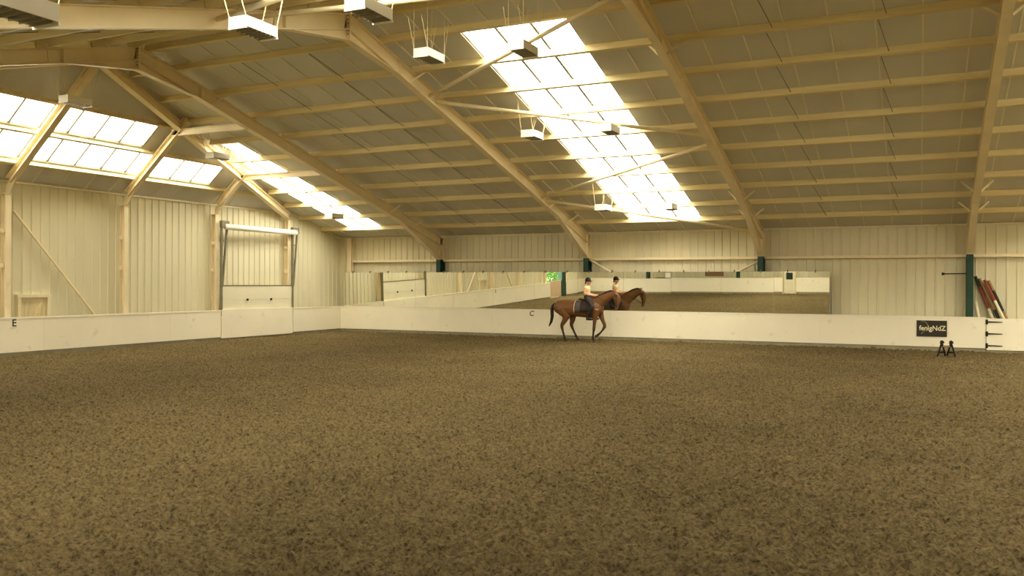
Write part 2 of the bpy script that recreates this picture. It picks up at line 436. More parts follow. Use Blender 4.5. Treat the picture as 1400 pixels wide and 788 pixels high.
# rooflights
PANE = .012
wn = [0]
def window(loc, label):
    wn[0] += 1
    return S(empty('window_%d' % wn[0], loc, label))
pane_cache = {}
def strip(x0, x1, ncol, rows, near, label, clipf=None):
    """rows: list of (ya, yb) plan distances from ridge"""
    s = -1 if near else 1
    w = window(((x0 + x1) / 2, RY + s * rows[-1][1], zmain(RY + rows[-1][1])), label)
    cw = (x1 - x0) / ncol
    zf = lambda x, y: zmain(y)
    for r, (a, b) in enumerate(rows):
        for c in range(ncol):
            P = rect(x0 + c * cw, x0 + (c + 1) * cw, min(RY + s * a, RY + s * b), max(RY + s * a, RY + s * b))
            if clipf:
                P = clip(P, clipf); slab(P, zf, 'pane', M['pane'], w, PANE, zoff=.03)
                continue
            key = (near, round(cw, 3), round(b - a, 3))
            if key in pane_cache:
                o, oa, ox = pane_cache[key]; cpy = link('pane', o.data, Vector(o['wl']) + Vector((x0 + c * cw - ox, s * (a - oa), -SL * (a - oa))), w)
            else:
                o = slab(P, zf, 'pane', M['pane'], w, PANE, zoff=.03); o['wl'] = tuple(wloc(o)); pane_cache[key] = (o, a, x0 + c * cw)
    for c in range(0, ncol + 1):
        xb = x0 + c * cw; ya, yb = rows[0][0], rows[-1][1]
        if clipf and c == 0: continue
        if clipf and clipf(xb, RY + s * ya) < 0: ya = max(ya, (HAX - xb) / (HAX - XL) * (HYF - RY) + .3)
        mb = MB(); p0 = Vector((xb, RY + s * ya, zmain(RY + ya) + .03)); p1 = Vector((xb, RY + s * yb, zmain(RY + yb) + .03))
        mb.bar(p0, p1, .06, .05); mb.build('glazing_bar', M['track'], w)
    # daylight portal in the opening (guides sky sampling, gives no light of its own)
    portal(((x0 + x1) / 2, RY + s * (rows[0][0] + rows[-1][1]) / 2), zmain, x1 - x0, rows[-1][1] - rows[0][0], s, w)
def portal(c, zf, w, l, s, parent=None, hip=False):
    ld = bpy.data.lights.new('daylight_portal', 'AREA'); ld.shape = 'RECTANGLE'; ld.energy = 0.001; ld.cycles.is_portal = True
    o = bpy.data.objects.new('daylight_portal', ld); col.objects.link(o)
    if not hip:
        o.location = (c[0], c[1], zf(c[1]) + .06); ld.size = w; ld.size_y = l * math.sqrt(1 + SL * SL); o.rotation_euler = (-s * math.atan(SL), 0, 0)
    else:
        o.location = (c[0], c[1], zhip(c[0]) + .06); ld.size = w * math.sqrt(1 + HS * HS); ld.size_y = l; o.rotation_euler = (0, -math.atan(HS), 0)
rows9 = [(PUR[1 + i] - RY + .035, PUR[2 + i] - RY + .035) for i in range(9)]
rows6 = [(y_rows[i] - RY, y_rows[i + 1] - RY) for i in range(6)]
for near in (False, True):
    side = 'near roof slope' if near else 'slope above the mirrors'
    strip(STRIPS[0][0], STRIPS[0][1], 3, rows9, near, 'long white rooflight strip of nine pane rows in the ' + side)
    strip(LX0, LX1, 2, rows6, near, 'short white rooflight strip beside the hip in the ' + side, (lambda sg: (lambda x, y: hip_side(sg)(x, y) - .35))(-1 if near else 1))
    strip(STRIPS[1][0], STRIPS[1][1], 3, rows9, near, 'rooflight strip in the bay beyond the jump poles, ' + side)
    strip(STRIPS[2][0], STRIPS[2][1], 4, rows9, near, 'unseen wide rooflight strip added for daylight near the full gable, ' + side)
for nm, (x0, x1, ya, yb) in (('lower', hip_low), ('upper', hip_up)):
    w = window(((x0 + x1) / 2, RY, zhip(x0)), nm + ' row of white rooflight panes in the hip end roof')
    n = round((yb - ya) / .9)
    cw = (yb - ya) / n
    p0 = None
    for i in range(n):
        if p0 is None: p0 = slab(rect(x0, x1, ya, ya + cw), zh, 'pane', M['pane'], w, PANE, zoff=.03); l0 = wloc(p0)
        else: link('pane', p0.data, l0 + Vector((0, cw * i, 0)), w)
    for i in range(n + 1):
        mb = MB(); mb.bar((x0, ya + cw * i, zhip(x0) + .03), (x1, ya + cw * i, zhip(x1) + .03), .045, .05); mb.build('glazing_bar', M['track'], w)
    portal(((x0 + x1) / 2, RY), None, x1 - x0, yb - ya, 1, hip=True)

# ------------------------------------------------------------------ walls: solid core with ribbed cladding sheets
def clad_mesh(w, ztop, flip=1):
    """ribbed sheet in local coordinates: t along x, depth along -y (into the room), three ribs per sheet"""
    pr = []
    for i in range(3):
        b = i * w / 3
        pr += [(b, 0), (b + w / 3 - .062, 0), (b + w / 3 - .048, -.028), (b + w / 3 - .014, -.028), (b + w / 3, 0)]
    v = []; f = []
    for t, d in pr: v += [(t, d, 0), (t, d, ztop(t))]
    for i in range(len(pr) - 1): f.append((2 * i, 2 * i + 2, 2 * i + 3, 2 * i + 1))
    me = bpy.data.meshes.new('cladding_sheet'); me.from_pydata(v, [], f); me.materials.append(M['clad']); me.update(); return me
def put(me, parent, loc, rz):
    o = bpy.data.objects.new('cladding_sheet', me); col.objects.link(o); o.parent = parent; o.location = Vector(loc) - wloc(parent); o.rotation_euler = (0, 0, rz); return o
# far and near side walls
wf = S(MB().box(XL - .1, XR + .1, YF + .005, YF + .15, -.1, zmain(YF) + .06).build('wall_far', M['wall_core']))
wn_ = S(MB().box(XL - .1, XR + .1, YN - .15, YN - .005, -.1, zmain(YN) + .06).build('wall_near', M['wall_core']))
mf = clad_mesh(S_W, lambda t: zmain(YF) + .02); mn = clad_mesh(S_W, lambda t: zmain(YN) + .02)
for i in range(50):
    x = XL + S_W * i
    if x > XR: break
    put(mf, wf, (x, YF, 0), 0)
    put(mn, wn_, (x + S_W, YN, 0), PI)
# left gable wall with the half hip, an opening towards the near end
OP0, OP1, OPZ = 4.75, 7.75, 3.4
zt = lambda y: min(HZ, zmain(y))
mb = MB()
prof = [(YN, -.1), (OP0, -.1), (OP0, OPZ), (OP1, OPZ), (OP1, -.1), (YF, -.1), (YF, zt(YF) + .06), (HYF, HZ + .06), (HYN, HZ + .06), (YN, zt(YN) + .06)]
for a, b in ((YN - .1, OP0), (OP1, YF + .1)):
    pts = [(a, -.1), (b, -.1)] + [(q, zt(q) + .06) for q in sorted({a, b} | {q for q in (HYN, HYF) if a < q < b}, reverse=True)]
    mb.prism([(XL - .005, p, z) for p, z in pts], (-.15, 0, 0))
mb.prism([(XL - .005, OP0, OPZ), (XL - .005, OP1, OPZ), (XL - .005, OP1, HZ + .06), (XL - .005, OP0, HZ + .06)], (-.15, 0, 0))
wl = S(mb.build('wall_left', M['wall_core']))
y = YN; cache = {}
while y < YF:
    def top(t, y=y): return zt(y + t) + .02
    # local t runs along -x after rotating by +90 degrees: sheet faces +x
    a, b = y, y + S_W
    flat = HYN < a and b < HYF
    if not (b > OP0 + .3 and a < OP1 - .3):
        if flat:
            if 'f' not in cache: cache['f'] = clad_mesh(S_W, lambda t: HZ + .02)
            me = cache['f']
        else: me = clad_mesh(S_W, top)
        put(me, wl, (XL, a, 0), PI / 2)
    else:
        me = clad_mesh(S_W, lambda t: HZ + .02 - OPZ); put(me, wl, (XL, a, OPZ), PI / 2)
    y += S_W
# right gable
mb = MB(); mb.prism([(XR, YN - .1, -.1), (XR, YF + .1, -.1), (XR, YF + .1, zmain(YF) + .06), (XR, RY, RZ + .06), (XR, YN - .1, zmain(YN) + .06)], (.15, 0, 0))
wr = S(mb.build('wall_right', M['clad']))
# trims along the wall heads
mb = MB(); mb.box(XL, XR, YF - .07, YF, zmain(YF) - .07, zmain(YF) - .005); S(mb.build('trim_1', M['clad_trim']))
mb = MB(); mb.box(XL, XL + .07, HYN, HYF, HZ - .06, HZ - .0); S(mb.build('trim_2', M['clad_trim']))
mb = MB(); mb.bar((XL + .04, HYF, HZ - .05), (XL + .04, YF, zmain(YF) - .05), .06, .06); S(mb.build('trim_3', M['clad_trim']))
mb = MB(); mb.box(XL, XR, YN, YN + .07, zmain(YN) - .07, zmain(YN) - .005); S(mb.build('trim_4', M['clad_trim']))
# girts (horizontal rails) along the side walls
ends = [-23.38] + FX + [XR]
g0 = None
for i in range(len(ends) - 1):
    for yy_, par in ((32.46, wf), (.26, wn_)):
        mb = MB(); mb.box(ends[i] + .1, ends[i + 1] - .1, yy_ - .05, yy_ + .05, 3.13, 3.23); mb.build('girt', M['steel'], par)
# girt standoffs
# kickboards
def kick(name, a, b, face, axis, sgn, skip=()):
    """a..b along the wall; face coordinate; sgn: +1 when the room lies on the smaller side"""
    par = S(empty(name, ((a + b) / 2, face, 0) if axis == 'x' else (face, (a + b) / 2, 0)))
    n = max(1, round((b - a) / 2.44)); w = (b - a) / n
    def bx(p, q, d0, d1, z0, z1):
        mb = MB(); lo, hi = sorted((face + sgn * d0, face + sgn * d1))
        return mb.box(p, q, lo, hi, z0, z1) if axis == 'x' else mb.box(lo, hi, p, q, z0, z1)
    for i in range(n):
        p, q = a + i * w, a + (i + 1) * w
        bx(p + .002, q - .002, 0, .04, PB, KB - .05).build('kick_board', M['kick'], par)
    bx(a, b, -.01, .09, KB - .05, KB).build('cap_rail', M['kick'], par)
    bx(a, b, .03, .20, -.08, PB + .01).build('plinth', M['concrete'], par)
    return par
kick('baseboard_far', KL, 1.93, KF, 'x', 1)
kick('baseboard_left', 7.75, 24.60, KL, 'y', -1)
kick('baseboard_left.001', 28.72, KF, KL, 'y', -1)
kick('baseboard_left.002', KN, OP0 - .1, KL, 'y', -1)
kick('baseboard_near', KL, -8.80, KN, 'x', -1)
kick('baseboard_near.001', -7.98, XR, KN, 'x', -1)

# ------------------------------------------------------------------ portal frames
FRAME_LABELS = ['cream steel portal frame nearest the hip end roof, green column feet', 'cream steel portal frame at the left edge of the cross braced bay',
                'cream steel portal frame at the right edge of the cross braced bay', 'cream steel portal frame whose green column stands beside the jump poles',
                'cream steel portal frame beyond the jump poles', 'cream steel portal frame next to the full gable wall']
def portal_frame(x, label):
    root = empty('portal_frame', (x, RY, 0), label, 'steel frame', 'portal frames along the arena')
    D = .36; RT = .18; n = lambda s: Vector((0, s * SL, 1)).normalized()
    for s in (1, -1):
        yc = RY + s * (32.36 - RY)
        # column foot in green, knee above in cream
        c = MB(); c.ibeam((x, yc, -.05), (x, yc, 3.22), .20, .42, (0, 1, 0)); c.build('column', M['green'], root)
        c = MB(); c.ibeam((x, yc, 3.22), (x, yc, zmain(yc) - .19), .20, .42, (0, 1, 0)); c.box(x - .11, x + .11, yc - .22, yc + .22, 3.22, 3.245)
        c.build('knee', M['steel'], root)
        r = MB(); p0 = Vector((x, RY, RZ - RT)) - n(s) * (D / 2); y1 = RY + s * (32.5 - RY); p1 = Vector((x, y1, zmain(y1) - RT)) - n(s) * (D / 2)
        r.ibeam(p0, p1, .20, D, n(s)); r.build('rafter', M['steel'], root)
        # eaves haunch
        ya, yb = 29.2, 32.15; zb = lambda y: zmain(y) - RT - D * 1.034
        A = (x - .008, RY + s * (ya - RY), zb(RY + ya - RY)); B = (x - .008, RY + s * (yb - RY), zb(yb)); C = (x - .008, RY + s * (yb - RY), 3.25)
        h = MB(); h.prism([A, B, C], (.016, 0, 0)); h.bar(Vector(A) + Vector((.008, 0, 0)), Vector(C) + Vector((.008, 0, 0)), .20, .022, (0, 0, 1), .0); h.build('haunch', M['steel'], root)
        # apex haunch
        ym = RY + s * 1.95
        A = (x - .008, RY, zmain(RY) - RT - D); B = (x - .008, ym, zmain(ym) - RT - D * 1.034); C = (x - .008, RY, 7.78)
        h = MB(); h.prism([A, B, C], (.016, 0, 0)); h.bar((x, RY, 7.78), (x, ym, zmain(ym) - RT - D * 1.034 - .005), .20, .022); h.build('haunch', M['steel'], root)
        ys = RY + s * 2.2; st = MB(); st.box(x - .095, x + .095, ys - .008, ys + .008, zmain(ys) - RT - D, zmain(ys) - RT - .03); st.build('stiffener', M['steel'], root)
        # fly braces from the lower flange up to the purlins
        for yb in (PUR[2] - .2, PUR[8] + .1, PUR[9] + .3):
            Yb = RY + s * (yb - RY)
            for sd in (1, -1):
                f = MB(); f.bar((x + sd * .09, Yb, zmain(Yb) - RT - D * 1.03 + .02), (x + sd * .42, Yb + s * .30, zmain(Yb + s * .30) - .12), .05, .008, (0, 1, 0)); f.build('fly_brace', M['steel'], root)
    e = MB(); e.box(x - .115, x + .115, RY - .02, RY + .02, 7.76, RZ - RT + .01); e.build('apex_plate', M['steel'], root)
    b0 = None
    for i in range(6):
        for q in (-1, 1):
            if b0 is None: b = MB(); b.tube([(x + q * .07, RY - .045, 7.9), (x + q * .07, RY + .045, 7.9)], .016, 6); b0 = b.build('bolt', M['track'], root)
            else: c = b0.copy(); col.objects.link(c); c.location = b0.location + Vector(((q + 1) * .07, 0, .085 * i))
    return root
for x, l in zip(FX, FRAME_LABELS): portal_frame(x, l)

# ------------------------------------------------------------------ left gable posts, jack rafters, hips, struts
PS = 4.095
post_words = ['post beside the small timber door under the hip roof', 'post between the plain cladding and the diagonal brace bay', 'post at the inner side of the lifting door', 'post at the outer side of the lifting door']
def gable_post(y, top, label):
    r = empty('gable_post', (-23.9, y, 0), label, 'post', 'steel posts on the gable wall')
    m = MB(); m.ibeam((-23.88, y, -.05), (-23.88, y, top), .17, .20, (1, 0, 0)); m.build('shaft', M['steel'], r)
    m = MB(); m.box(-24.0, -23.76, y - .1, y + .1, top, top + .02); m.build('cap_plate', M['steel'], r)
    for zc in (2.6, 3.6):
        m = MB(); m.box(-23.95, -23.82, y - .13, y - .085, zc, zc + .12); m.build('cleat', M['steel'], r)
for i, (k, lab) in enumerate([(0, 'tan steel post rising beside the small timber door'), (1, 'tan steel post between the braced bay and the plain cladding'),
                              (2, 'tan steel post by the left track of the lifting door'), (3, 'tan steel post seen above the lifting door panel'),
                              (-1, 'tan steel post on the far side of the timber door bay'), (-2, 'tan steel post beside the open gateway'), (-3, 'tan steel post between gateway and near corner')]):
    gable_post(RY + PS * k, 4.72 if abs(k) < 3 else 4.78, lab)
m = MB(); m.ibeam((-23.42, 32.42, -.05), (-23.42, 32.42, zmain(32.42) - .09), .22, .2, (0, 1, 0)); m.build('corner_post', M['steel'])
tag(bpy.data.objects['corner_post'], 'tan steel corner post where the mirrors begin', 'post')
jl = {0: 'sloping steel rafter from the centre gable post up to the hip apex', 1: 'sloping steel jack rafter above the braced cladding bay', 2: 'short steel jack rafter above the lifting door',
      -1: 'sloping steel jack rafter over the bay past the timber door', -2: 'short steel jack rafter over the open gateway'}
nh = Vector((-HS, 0, 1)).normalized()
for k, lab in jl.items():
    y = RY + PS * k; xe = hipx(y) + (.1 if k else -.12)
    d = .22
    p0 = Vector((XL + .22, y, zhip(XL + .22))) - nh * (d / 2 + .17); p1 = Vector((xe, y, zhip(xe))) - nh * (d / 2 + .17)
    r = empty('jack_rafter', p0, lab, 'rafter', 'rafters of the hip end')
    m = MB(); m.ibeam(p0, p1, .20, d, nh); m.build('beam', M['steel'], r)
    m = MB(); m.prism([(-23.9, y - .006, 4.745), (-23.72, y - .006, 4.745), (p0.x + .35, y - .006, p0.z + .2), (p0.x, y - .006, p0.z + .05), (-23.9, y - .006, 4.95)], (0, .012, 0)); m.build('gusset', M['steel'], r)
for sg, lab in ((1, 'long steel hip rafter running down to the lifting door'), (-1, 'long steel hip rafter running down past the open gateway')):
    a = Vector((-23.85, RY + sg * (28.64 - RY), 4.84 + .12)); b = Vector((-20.2, RY + sg * .1, 8.10 + .12))
    m = MB(); m.ibeam(a, b, .21, .26, (0, 0, 1)); tag(m.build('hip_rafter', M['steel']), lab, 'rafter')
for k, z, lab in ((1, 6.98, 'horizontal steel strut joining a jack rafter head to the first portal frame'), (2, 6.06, 'horizontal steel strut over the lifting door roof bay'),
                  (-1, 6.98, 'horizontal steel strut near the hip apex on the near side'), (0, 8.22, 'ridge strut joining the hip apex to the first portal frame')):
    y = RY + PS * k; m = MB(); m.ibeam((hipx(y) - .35 if k else HAX - .1, y, z), (FX[0] - .02, y, z), .14, .20); tag(m.build('roof_strut', M['steel']), lab, 'strut')

# ------------------------------------------------------------------ cross braces in the roof and wall braces
def tubeobj(name, p0, p1, r, label, cat, mt, group=None):
    m = MB(); m.tube([p0, p1], r, 10); return tag(m.build(name, mt, smooth=True), label, cat, group)
zb = lambda y: zmain(y) - .36
BR = [(20.05, 16.65, 'rising from the frame past a lamp towards the ridge'), (20.40, 23.70, 'crossing the upper rooflight panes'),
      (27.70, 24.22, 'climbing across the lower rooflight panes'), (28.0, 31.85, 'running down to the eaves above the mirrors')]
for ya, yb, lab in BR:
    tubeobj('roof_brace', (-11.93, ya, zb(ya)), (-5.27, yb, zb(yb)), .052, 'tubular roof brace ' + lab, 'brace', M['steel'], 'roof cross braces')
for ya, yb, lab in ((20.05, 16.65, 'on the near slope rising to the ridge behind a lamp'), (20.40, 23.70, 'on the near slope falling away from the ridge'), (27.7, 24.22, 'low on the near slope, rising'), (28.0, 31.85, 'low on the near slope, falling to the eaves')):
    ya, yb = 2 * RY - ya, 2 * RY - yb
    tubeobj('roof_brace', (-11.93, ya, zb(ya)), (-5.27, yb, zb(yb)), .052, 'tubular roof brace ' + lab, 'brace', M['steel'], 'roof cross braces')
tubeobj('wall_brace', (FX[1] + .08, 32.30, 3.18), (FX[1] + 1.75, 32.30, 2.2), .05, 'short diagonal brace dropping behind the mirrors right of the green column above the horse', 'brace', M['steel'])
tubeobj('wall_brace', (FX[2] - .08, 32.30, 3.05), (FX[2] - 1.75, 32.30, 2.2), .05, 'short diagonal brace dropping behind the mirrors left of the next green column', 'brace', M['steel'])
for sg, lab in ((1, 'thin diagonal brace on the cladding between timber door and lifting door'), (-1, 'thin diagonal brace on the cladding on the gateway side')):
    m = MB(); m.bar((-23.97, RY + sg * .28, 4.27), (-23.97, RY + sg * 3.07, 1.12), .05, .07, (1, 0, 0)); tag(m.build('wall_brace', M['steel']), lab, 'brace')

# ------------------------------------------------------------------ lifting door on the left wall
d = empty('door_1', (-23.45, 26.55, KB), 'white lifting door with lattice side tracks and a roller box'); S(d)
def track(y0, y1, zt_, s):
    r = MB(); x = -23.68
    r.box(x - .05, x + .05, y0 - .03, y0 + .03, .95, zt_)
    return r
for y0, yo, ztp in ((24.66, 24.97, 4.48), (28.72, 29.03, 4.47)):
    t = track(y0, yo, ztp, 1).build('track', M['track'], d)
    m = MB(); m.bar((-23.68, yo, ztp), (-23.68, y0 + .06, 2.05), .06, .06, (1, 0, 0)); m.build('stay', M['track'], t)
    for z, fr in ((3.75, .72), (3.15, .5), (2.6, .28)):
        m = MB(); m.box(-23.71, -23.65, y0, y0 + .06 + (yo - y0 - .06) * (z - 2.05) / (ztp - 2.05), z, z + .045); m.build('rung', M['track'], t)
    m = MB(); m.box(-23.74, -23.60, y0 - .04, yo + .03, ztp - .22, ztp + .03); m.build('bearing_box', M['track'], t)
m = MB(); m.tube([(-23.60, 24.80, 4.29), (-23.60, 28.84, 4.29)], .11, 16); m.build('roller_tube', M['white'], d, smooth=True)
for z0, z1 in ((.98, 1.53), (1.54, 2.06)):
    m = MB(); m.box(-23.74, -23.69, 24.72, 28.70, z0, z1); pnl = m.build('door_panel', M['door'], d)
m = MB(); m.box(-23.75, -23.68, 24.72, 28.70, 2.06, 2.10); m.build('top_seal', M['track'], d)
for yk in (26.05, 27.4):
    m = MB(); m.tube([(-23.68, yk, 1.53), (-23.64, yk, 1.53)], .045, 10); m.build('knob', M['black'], d)
# removable kick boards in front of it
g = empty('kickboard_gate', (KL, 26.66, 0), 'plain white kickboard gate section standing below the lifting door', 'gate')
m = MB(); m.box(KL - .04, KL + .012, 24.63, 28.68, .10, KB + .01); m.build('panel', M['kick'], g)
m = MB(); m.box(KL - .14, KL - .04, 24.63, 28.68, -.06, .16); m.build('sill', M['concrete'], g)
# small timber door in the left wall
d = S(empty('door_2', (-24.02, 17.32, 0), 'low pale timber door with diagonal ledge brace and frame'))
for y0, y1, z0, z1 in ((16.80, 16.90, 0, 1.71), (17.76, 17.86, 0, 1.71), (16.78, 17.88, 1.712, 1.82)):
    m = MB(); m.box(-24.10, -23.97, y0, y1, z0, z1); m.build('frame_board', M['clad_trim'], d)
for i in range(6):
    m = MB(); y0 = 16.905 + i * .14; m.box(-24.08, -24.035, y0, y0 + .136, .05, 1.71); m.build('plank', M['wood'], d)
m = MB(); m.bar((-24.02, 17.08, .7), (-24.02, 17.62, 1.62), .09, .03, (1, 0, 0)); m.build('brace', M['wood'], d)
m = MB(); m.box(-24.035, -24.01, 16.92, 17.74, 1.60, 1.70); m.build('ledge', M['wood'], d)
# gateway towards the near end of the left wall
g = empty('field_gate', (-23.75, 6.3, 0), 'pinkish boarded gate closing the gateway with greenery behind it', 'gate')
for i in range(12):
    m = MB(); y0 = 5.42 + i * .19; m.box(-23.80, -23.76, y0, y0 + .182, .08, 1.22); m.build('board', M['gatewood'], g)
for z in (.3, 1.0):
    m = MB(); m.box(-23.85, -23.80, 5.42, 7.68, z, z + .1); m.build('rail', M['gatewood'], g)
m = MB(); m.box(-24.0, -23.7, 4.62, 5.40, 0, 3.5); tag(m.build('door_leaf', M['green']), 'dark green door leaf standing at the side of the gateway', 'door')
mb = MB(); mb.box(-60, XL - .16, -25, 40, -.12, -.05); S(mb.build('ground_outside', M['ground']))
# door and odds and ends on the near wall, seen in the mirrors
d = S(empty('door_3', (-8.38, .6, 0), 'cream door with a dark pane between the near kickboards'))
m = MB(); m.box(-8.76, -8.02, .5, .56, .02, 2.05); lf = m.build('door_leaf', M['door'], d)
m = MB(); m.box(-8.60, -8.16, .565, .58, 1.02, 1.50); m.build('pane', M['glassdark'], lf)
for x0, x1 in ((-8.86, -8.77), (-8.01, -7.92)):
    m = MB(); m.box(x0, x1, .48, .72, 0, 2.1); m.build('jamb', M['wood'], d)
m = MB(); m.box(-18.1, -16.9, .3, .66, KB + .02, KB + .06); tag(m.build('ledge', M['brown']), 'dark narrow ledge on top of the near kickboard, seen in the mirrors', 'shelf')
m = MB(); m.box(-17.3, -16.9, .36, .62, KB + .06, KB + .42); tag(m.build('storage_box', M['white']), 'small white box standing on the dark ledge', 'box')
m = MB(); m.box(-14.3, -13.0, .40, .46, KB + .12, KB + .55); tag(m.build('notice_board', M['brown']), 'brown board above the near kickboard, seen in the mirrors', 'board')

# ------------------------------------------------------------------ gate at the right of the far kickboard
g = empty('arena_gate', (3.6, KF, 0), 'white kickboard gate with three black strap hinges beside the jump poles', 'gate')
m = MB(); m.box(1.945, 5.4, KF - .006, KF + .045, .10, KB - .035); m.build('panel', M['kick'], g)
m = MB(); m.box(1.945, 5.4, KF + .03, KF + .2, -.08, .12); m.build('sill', M['concrete'], g)
for z in (1.01, .625, .24):
    m = MB(); m.prism([(1.98, KF - .022, z - .025), (2.40, KF - .022, z - .012), (2.40, KF - .022, z + .012), (1.98, KF - .022, z + .025)], (0, .014, 0))
    m.box(1.92, 1.99, KF - .028, KF - .006, z - .075, z + .075); m.tube([(1.955, KF - .03, z - .08), (1.955, KF - .03, z + .08)], .018, 8)
    m.build('strap_hinge', M['black'], g)
kick('baseboard_far.001', 5.42, XR, KF, 'x', 1)
# ------------------------------------------------------------------ mirrors on the far wall, leaning forward by 1.5 degrees
MX0, MX1, NM = -23.50, -2.87, 11
MIRROR_WORDS = ['next to the tan corner post', 'reflecting most of the lifting door', 'below the green column nearest the corner', 'reflecting the timber door and wall braces',
                'right over the letter C', 'behind the croup and tail of the horse', 'below the green column over the rider', 'holding the reflected horse head',
                'reflecting the brown board', 'below the green column braced to its left', 'at the free end by the bare cladding']
mw = (MX1 - MX0) / NM; TILT = math.radians(1.38)
for i in range(NM):
    x0 = MX0 + i * mw; xc = x0 + mw / 2
    r = empty('wall_mirror', (xc, 32.07, KB + .005), 'frameless mirror panel above the far kickboard, ' + MIRROR_WORDS[i], 'mirror', 'mirror panels above the far kickboard')
    tl = TILT + random.uniform(-1, 1) * math.radians(.04)
    R = Matrix.Rotation(tl, 4, 'X') @ Matrix.Rotation(random.uniform(-1, 1) * math.radians(.03), 4, 'Z')
    g = MB(); g.box(-mw / 2 + .002, mw / 2 - .002, 0, .006, 0, 1.50)
    g.v = [tuple(R @ Vector(p) + Vector((xc, 32.07, KB + .005))) for p in g.v]; g.build('glass', M['mirror'], r)
    g = MB(); g.box(-mw / 2 + .004, mw / 2 - .004, .008, .03, 0, 1.495)
    g.v = [tuple(R @ Vector(p) + Vector((xc, 32.07, KB + .005))) for p in g.v]; g.build('backing_board', M['brown'], r)
    for q in (-.25, .25):
        g = MB(); g.box(q * mw - .015, q * mw + .015, -.006, .10, 1.46, 1.56)
        g.v = [tuple(R @ Vector(p) + Vector((xc, 32.07, KB + .005))) for p in g.v]; g.build('bracket', M['track'], r)
# ------------------------------------------------------------------ letters and sign
def text_mesh(body, size, extrude=.003, shear=0.0):
    cu = bpy.data.curves.new('txt', 'FONT'); cu.body = body; cu.size = size; cu.extrude = extrude; cu.offset = .004; cu.shear = shear; cu.align_x = 'CENTER'; cu.align_y = 'CENTER'
    o = bpy.data.objects.new('txt', cu); col.objects.link(o); bpy.context.view_layer.update()
    me = bpy.data.meshes.new_from_object(o.evaluated_get(bpy.context.evaluated_depsgraph_get()))
    bpy.data.objects.remove(o); return me
def letter(ch, loc, rz, label):
    r = empty('letter_sign', loc, label, 'sign')
    m = MB()
    if rz == 0: m.box(loc[0] - .14, loc[0] + .14, loc[1] - .006, loc[1] - .001, loc[2] - .14, loc[2] + .14)
    else: m.box(loc[0] + .001, loc[0] + .006, loc[1] - .14, loc[1] + .14, loc[2] - .14, loc[2] + .14)
    m.build('plate', M['kick'], r)
    me = text_mesh(ch, .29, .002, .15 if ch == 'C' else 0); me.materials.append(M['ink'])
    o = bpy.data.objects.new('letter', me); col.objects.link(o); o.parent = r; o.rotation_euler = (PI / 2, 0, rz)
    o.location = (0, -.009, 0) if rz == 0 else (.009, 0, 0)
letter('E', (KL, 16.44, .99), PI / 2, 'dark arena letter E on the left kickboard')
letter('C', (-14.22, KF, .985), 0, 'dark slanted arena letter C on the far kickboard')
sg = empty('sponsor_sign', (.345, KF, .48), 'black rectangular sign with cream lettering fixed to the far kickboard', 'sign')
m = MB(); m.box(-.11, .80, KF - .022, KF - .006, .485, 1.02); m.build('board', M['signblack'], sg)
me = text_mesh('fenigNdZ', .23, .002); me.materials.append(M['signtext'])
o = bpy.data.objects.new('lettering', me); col.objects.link(o); o.parent = sg; o.rotation_euler = (PI / 2, 0, 0); o.location = (.02, -.026, .28)
bb = [v.co.x for v in me.vertices]; o.scale.x = .80 / (max(bb) - min(bb))
m = MB(); arc = [(-.02 + .155 * math.cos(t), KF - .0235, .80 + .19 * math.sin(t)) for t in np.linspace(2.0, -.9, 14)]
m.tube([(a[0] + .1, a[1], a[2]) for a in arc], [(.0015, .006 + .008 * math.sin(PI * i / 13)) for i in range(14)], 6, side=(0, 1, 0))
m.tube([(.03, KF - .0235, .575), (.09, KF - .0235, .63), (.13, KF - .0235, .67)], [(.0015, .018), (.0015, .012), (.0015, .008)], 6, side=(0, 1, 0)); m.build('swoosh', M['signgrey'], sg)
# bracket rod on the column
r = empty('bracket_rod', (1.0, 32.2, 2.575), 'thin dark rod sticking out sideways from the green column', 'rod')
m = MB(); m.tube([(.68, 32.2, 2.575), (1.38, 32.2, 2.585)], .018, 8); m.build('rod', M['black'], r)
m = MB(); m.tube([(.64, 32.2, 2.575), (.68, 32.2, 2.575), (.74, 32.2, 2.576)], [.045, .05, .02], 8); m.build('knob', M['black'], r)
# ------------------------------------------------------------------ jump poles leaning behind the gate
W_, R_, G_, B_ = 1, 0, 2, 3
poles = [((1.64, 32.48, 2.50), (2.55, 32.42, .02), [G_, R_, R_, W_, R_, W_, R_], 'jump pole with dark tip and long red and white bands'),
         ((1.76, 32.42, 2.43), (2.78, 32.37, .02), [B_, B_, B_, G_, W_, B_, W_], 'bare timber jump pole with a dark band and pale foot'),
         ((1.82, 32.53, 2.40), (3.05, 32.50, .02), [W_, W_, G_, G_, W_, G_, W_], 'dark green and white banded jump pole'),
         ((1.90, 32.31, 2.38), (2.93, 32.28, .02), [R_, R_, W_, W_, R_, R_, W_], 'red and white banded jump pole leaning in front of the others'),
         ((2.02, 32.40, 2.36), (3.0, 32.38, .02), [B_, G_, G_, B_, B_, G_, B_], 'green and brown jump pole at the back of the bundle'),
         ((1.64, 32.30, 1.66), (1.94, 32.28, .02), [W_, W_, W_, G_, W_], 'short white pole standing upright against the green column')]
for a, b, bands, lab in poles:
    m = MB(); a, b = Vector(a), Vector(b); n = len(bands)
    for i, k in enumerate(bands):
        m.cur = k; m.tube([a.lerp(b, i / n), a.lerp(b, (i + 1) / n)], .048, 10, caps=(i in (0, n - 1)))
    tag(m.build('jump_pole', [M['red'], M['polewhite'], M['polegreen'], M['polebrown']], smooth=False), lab, 'pole', 'jump poles in the corner')
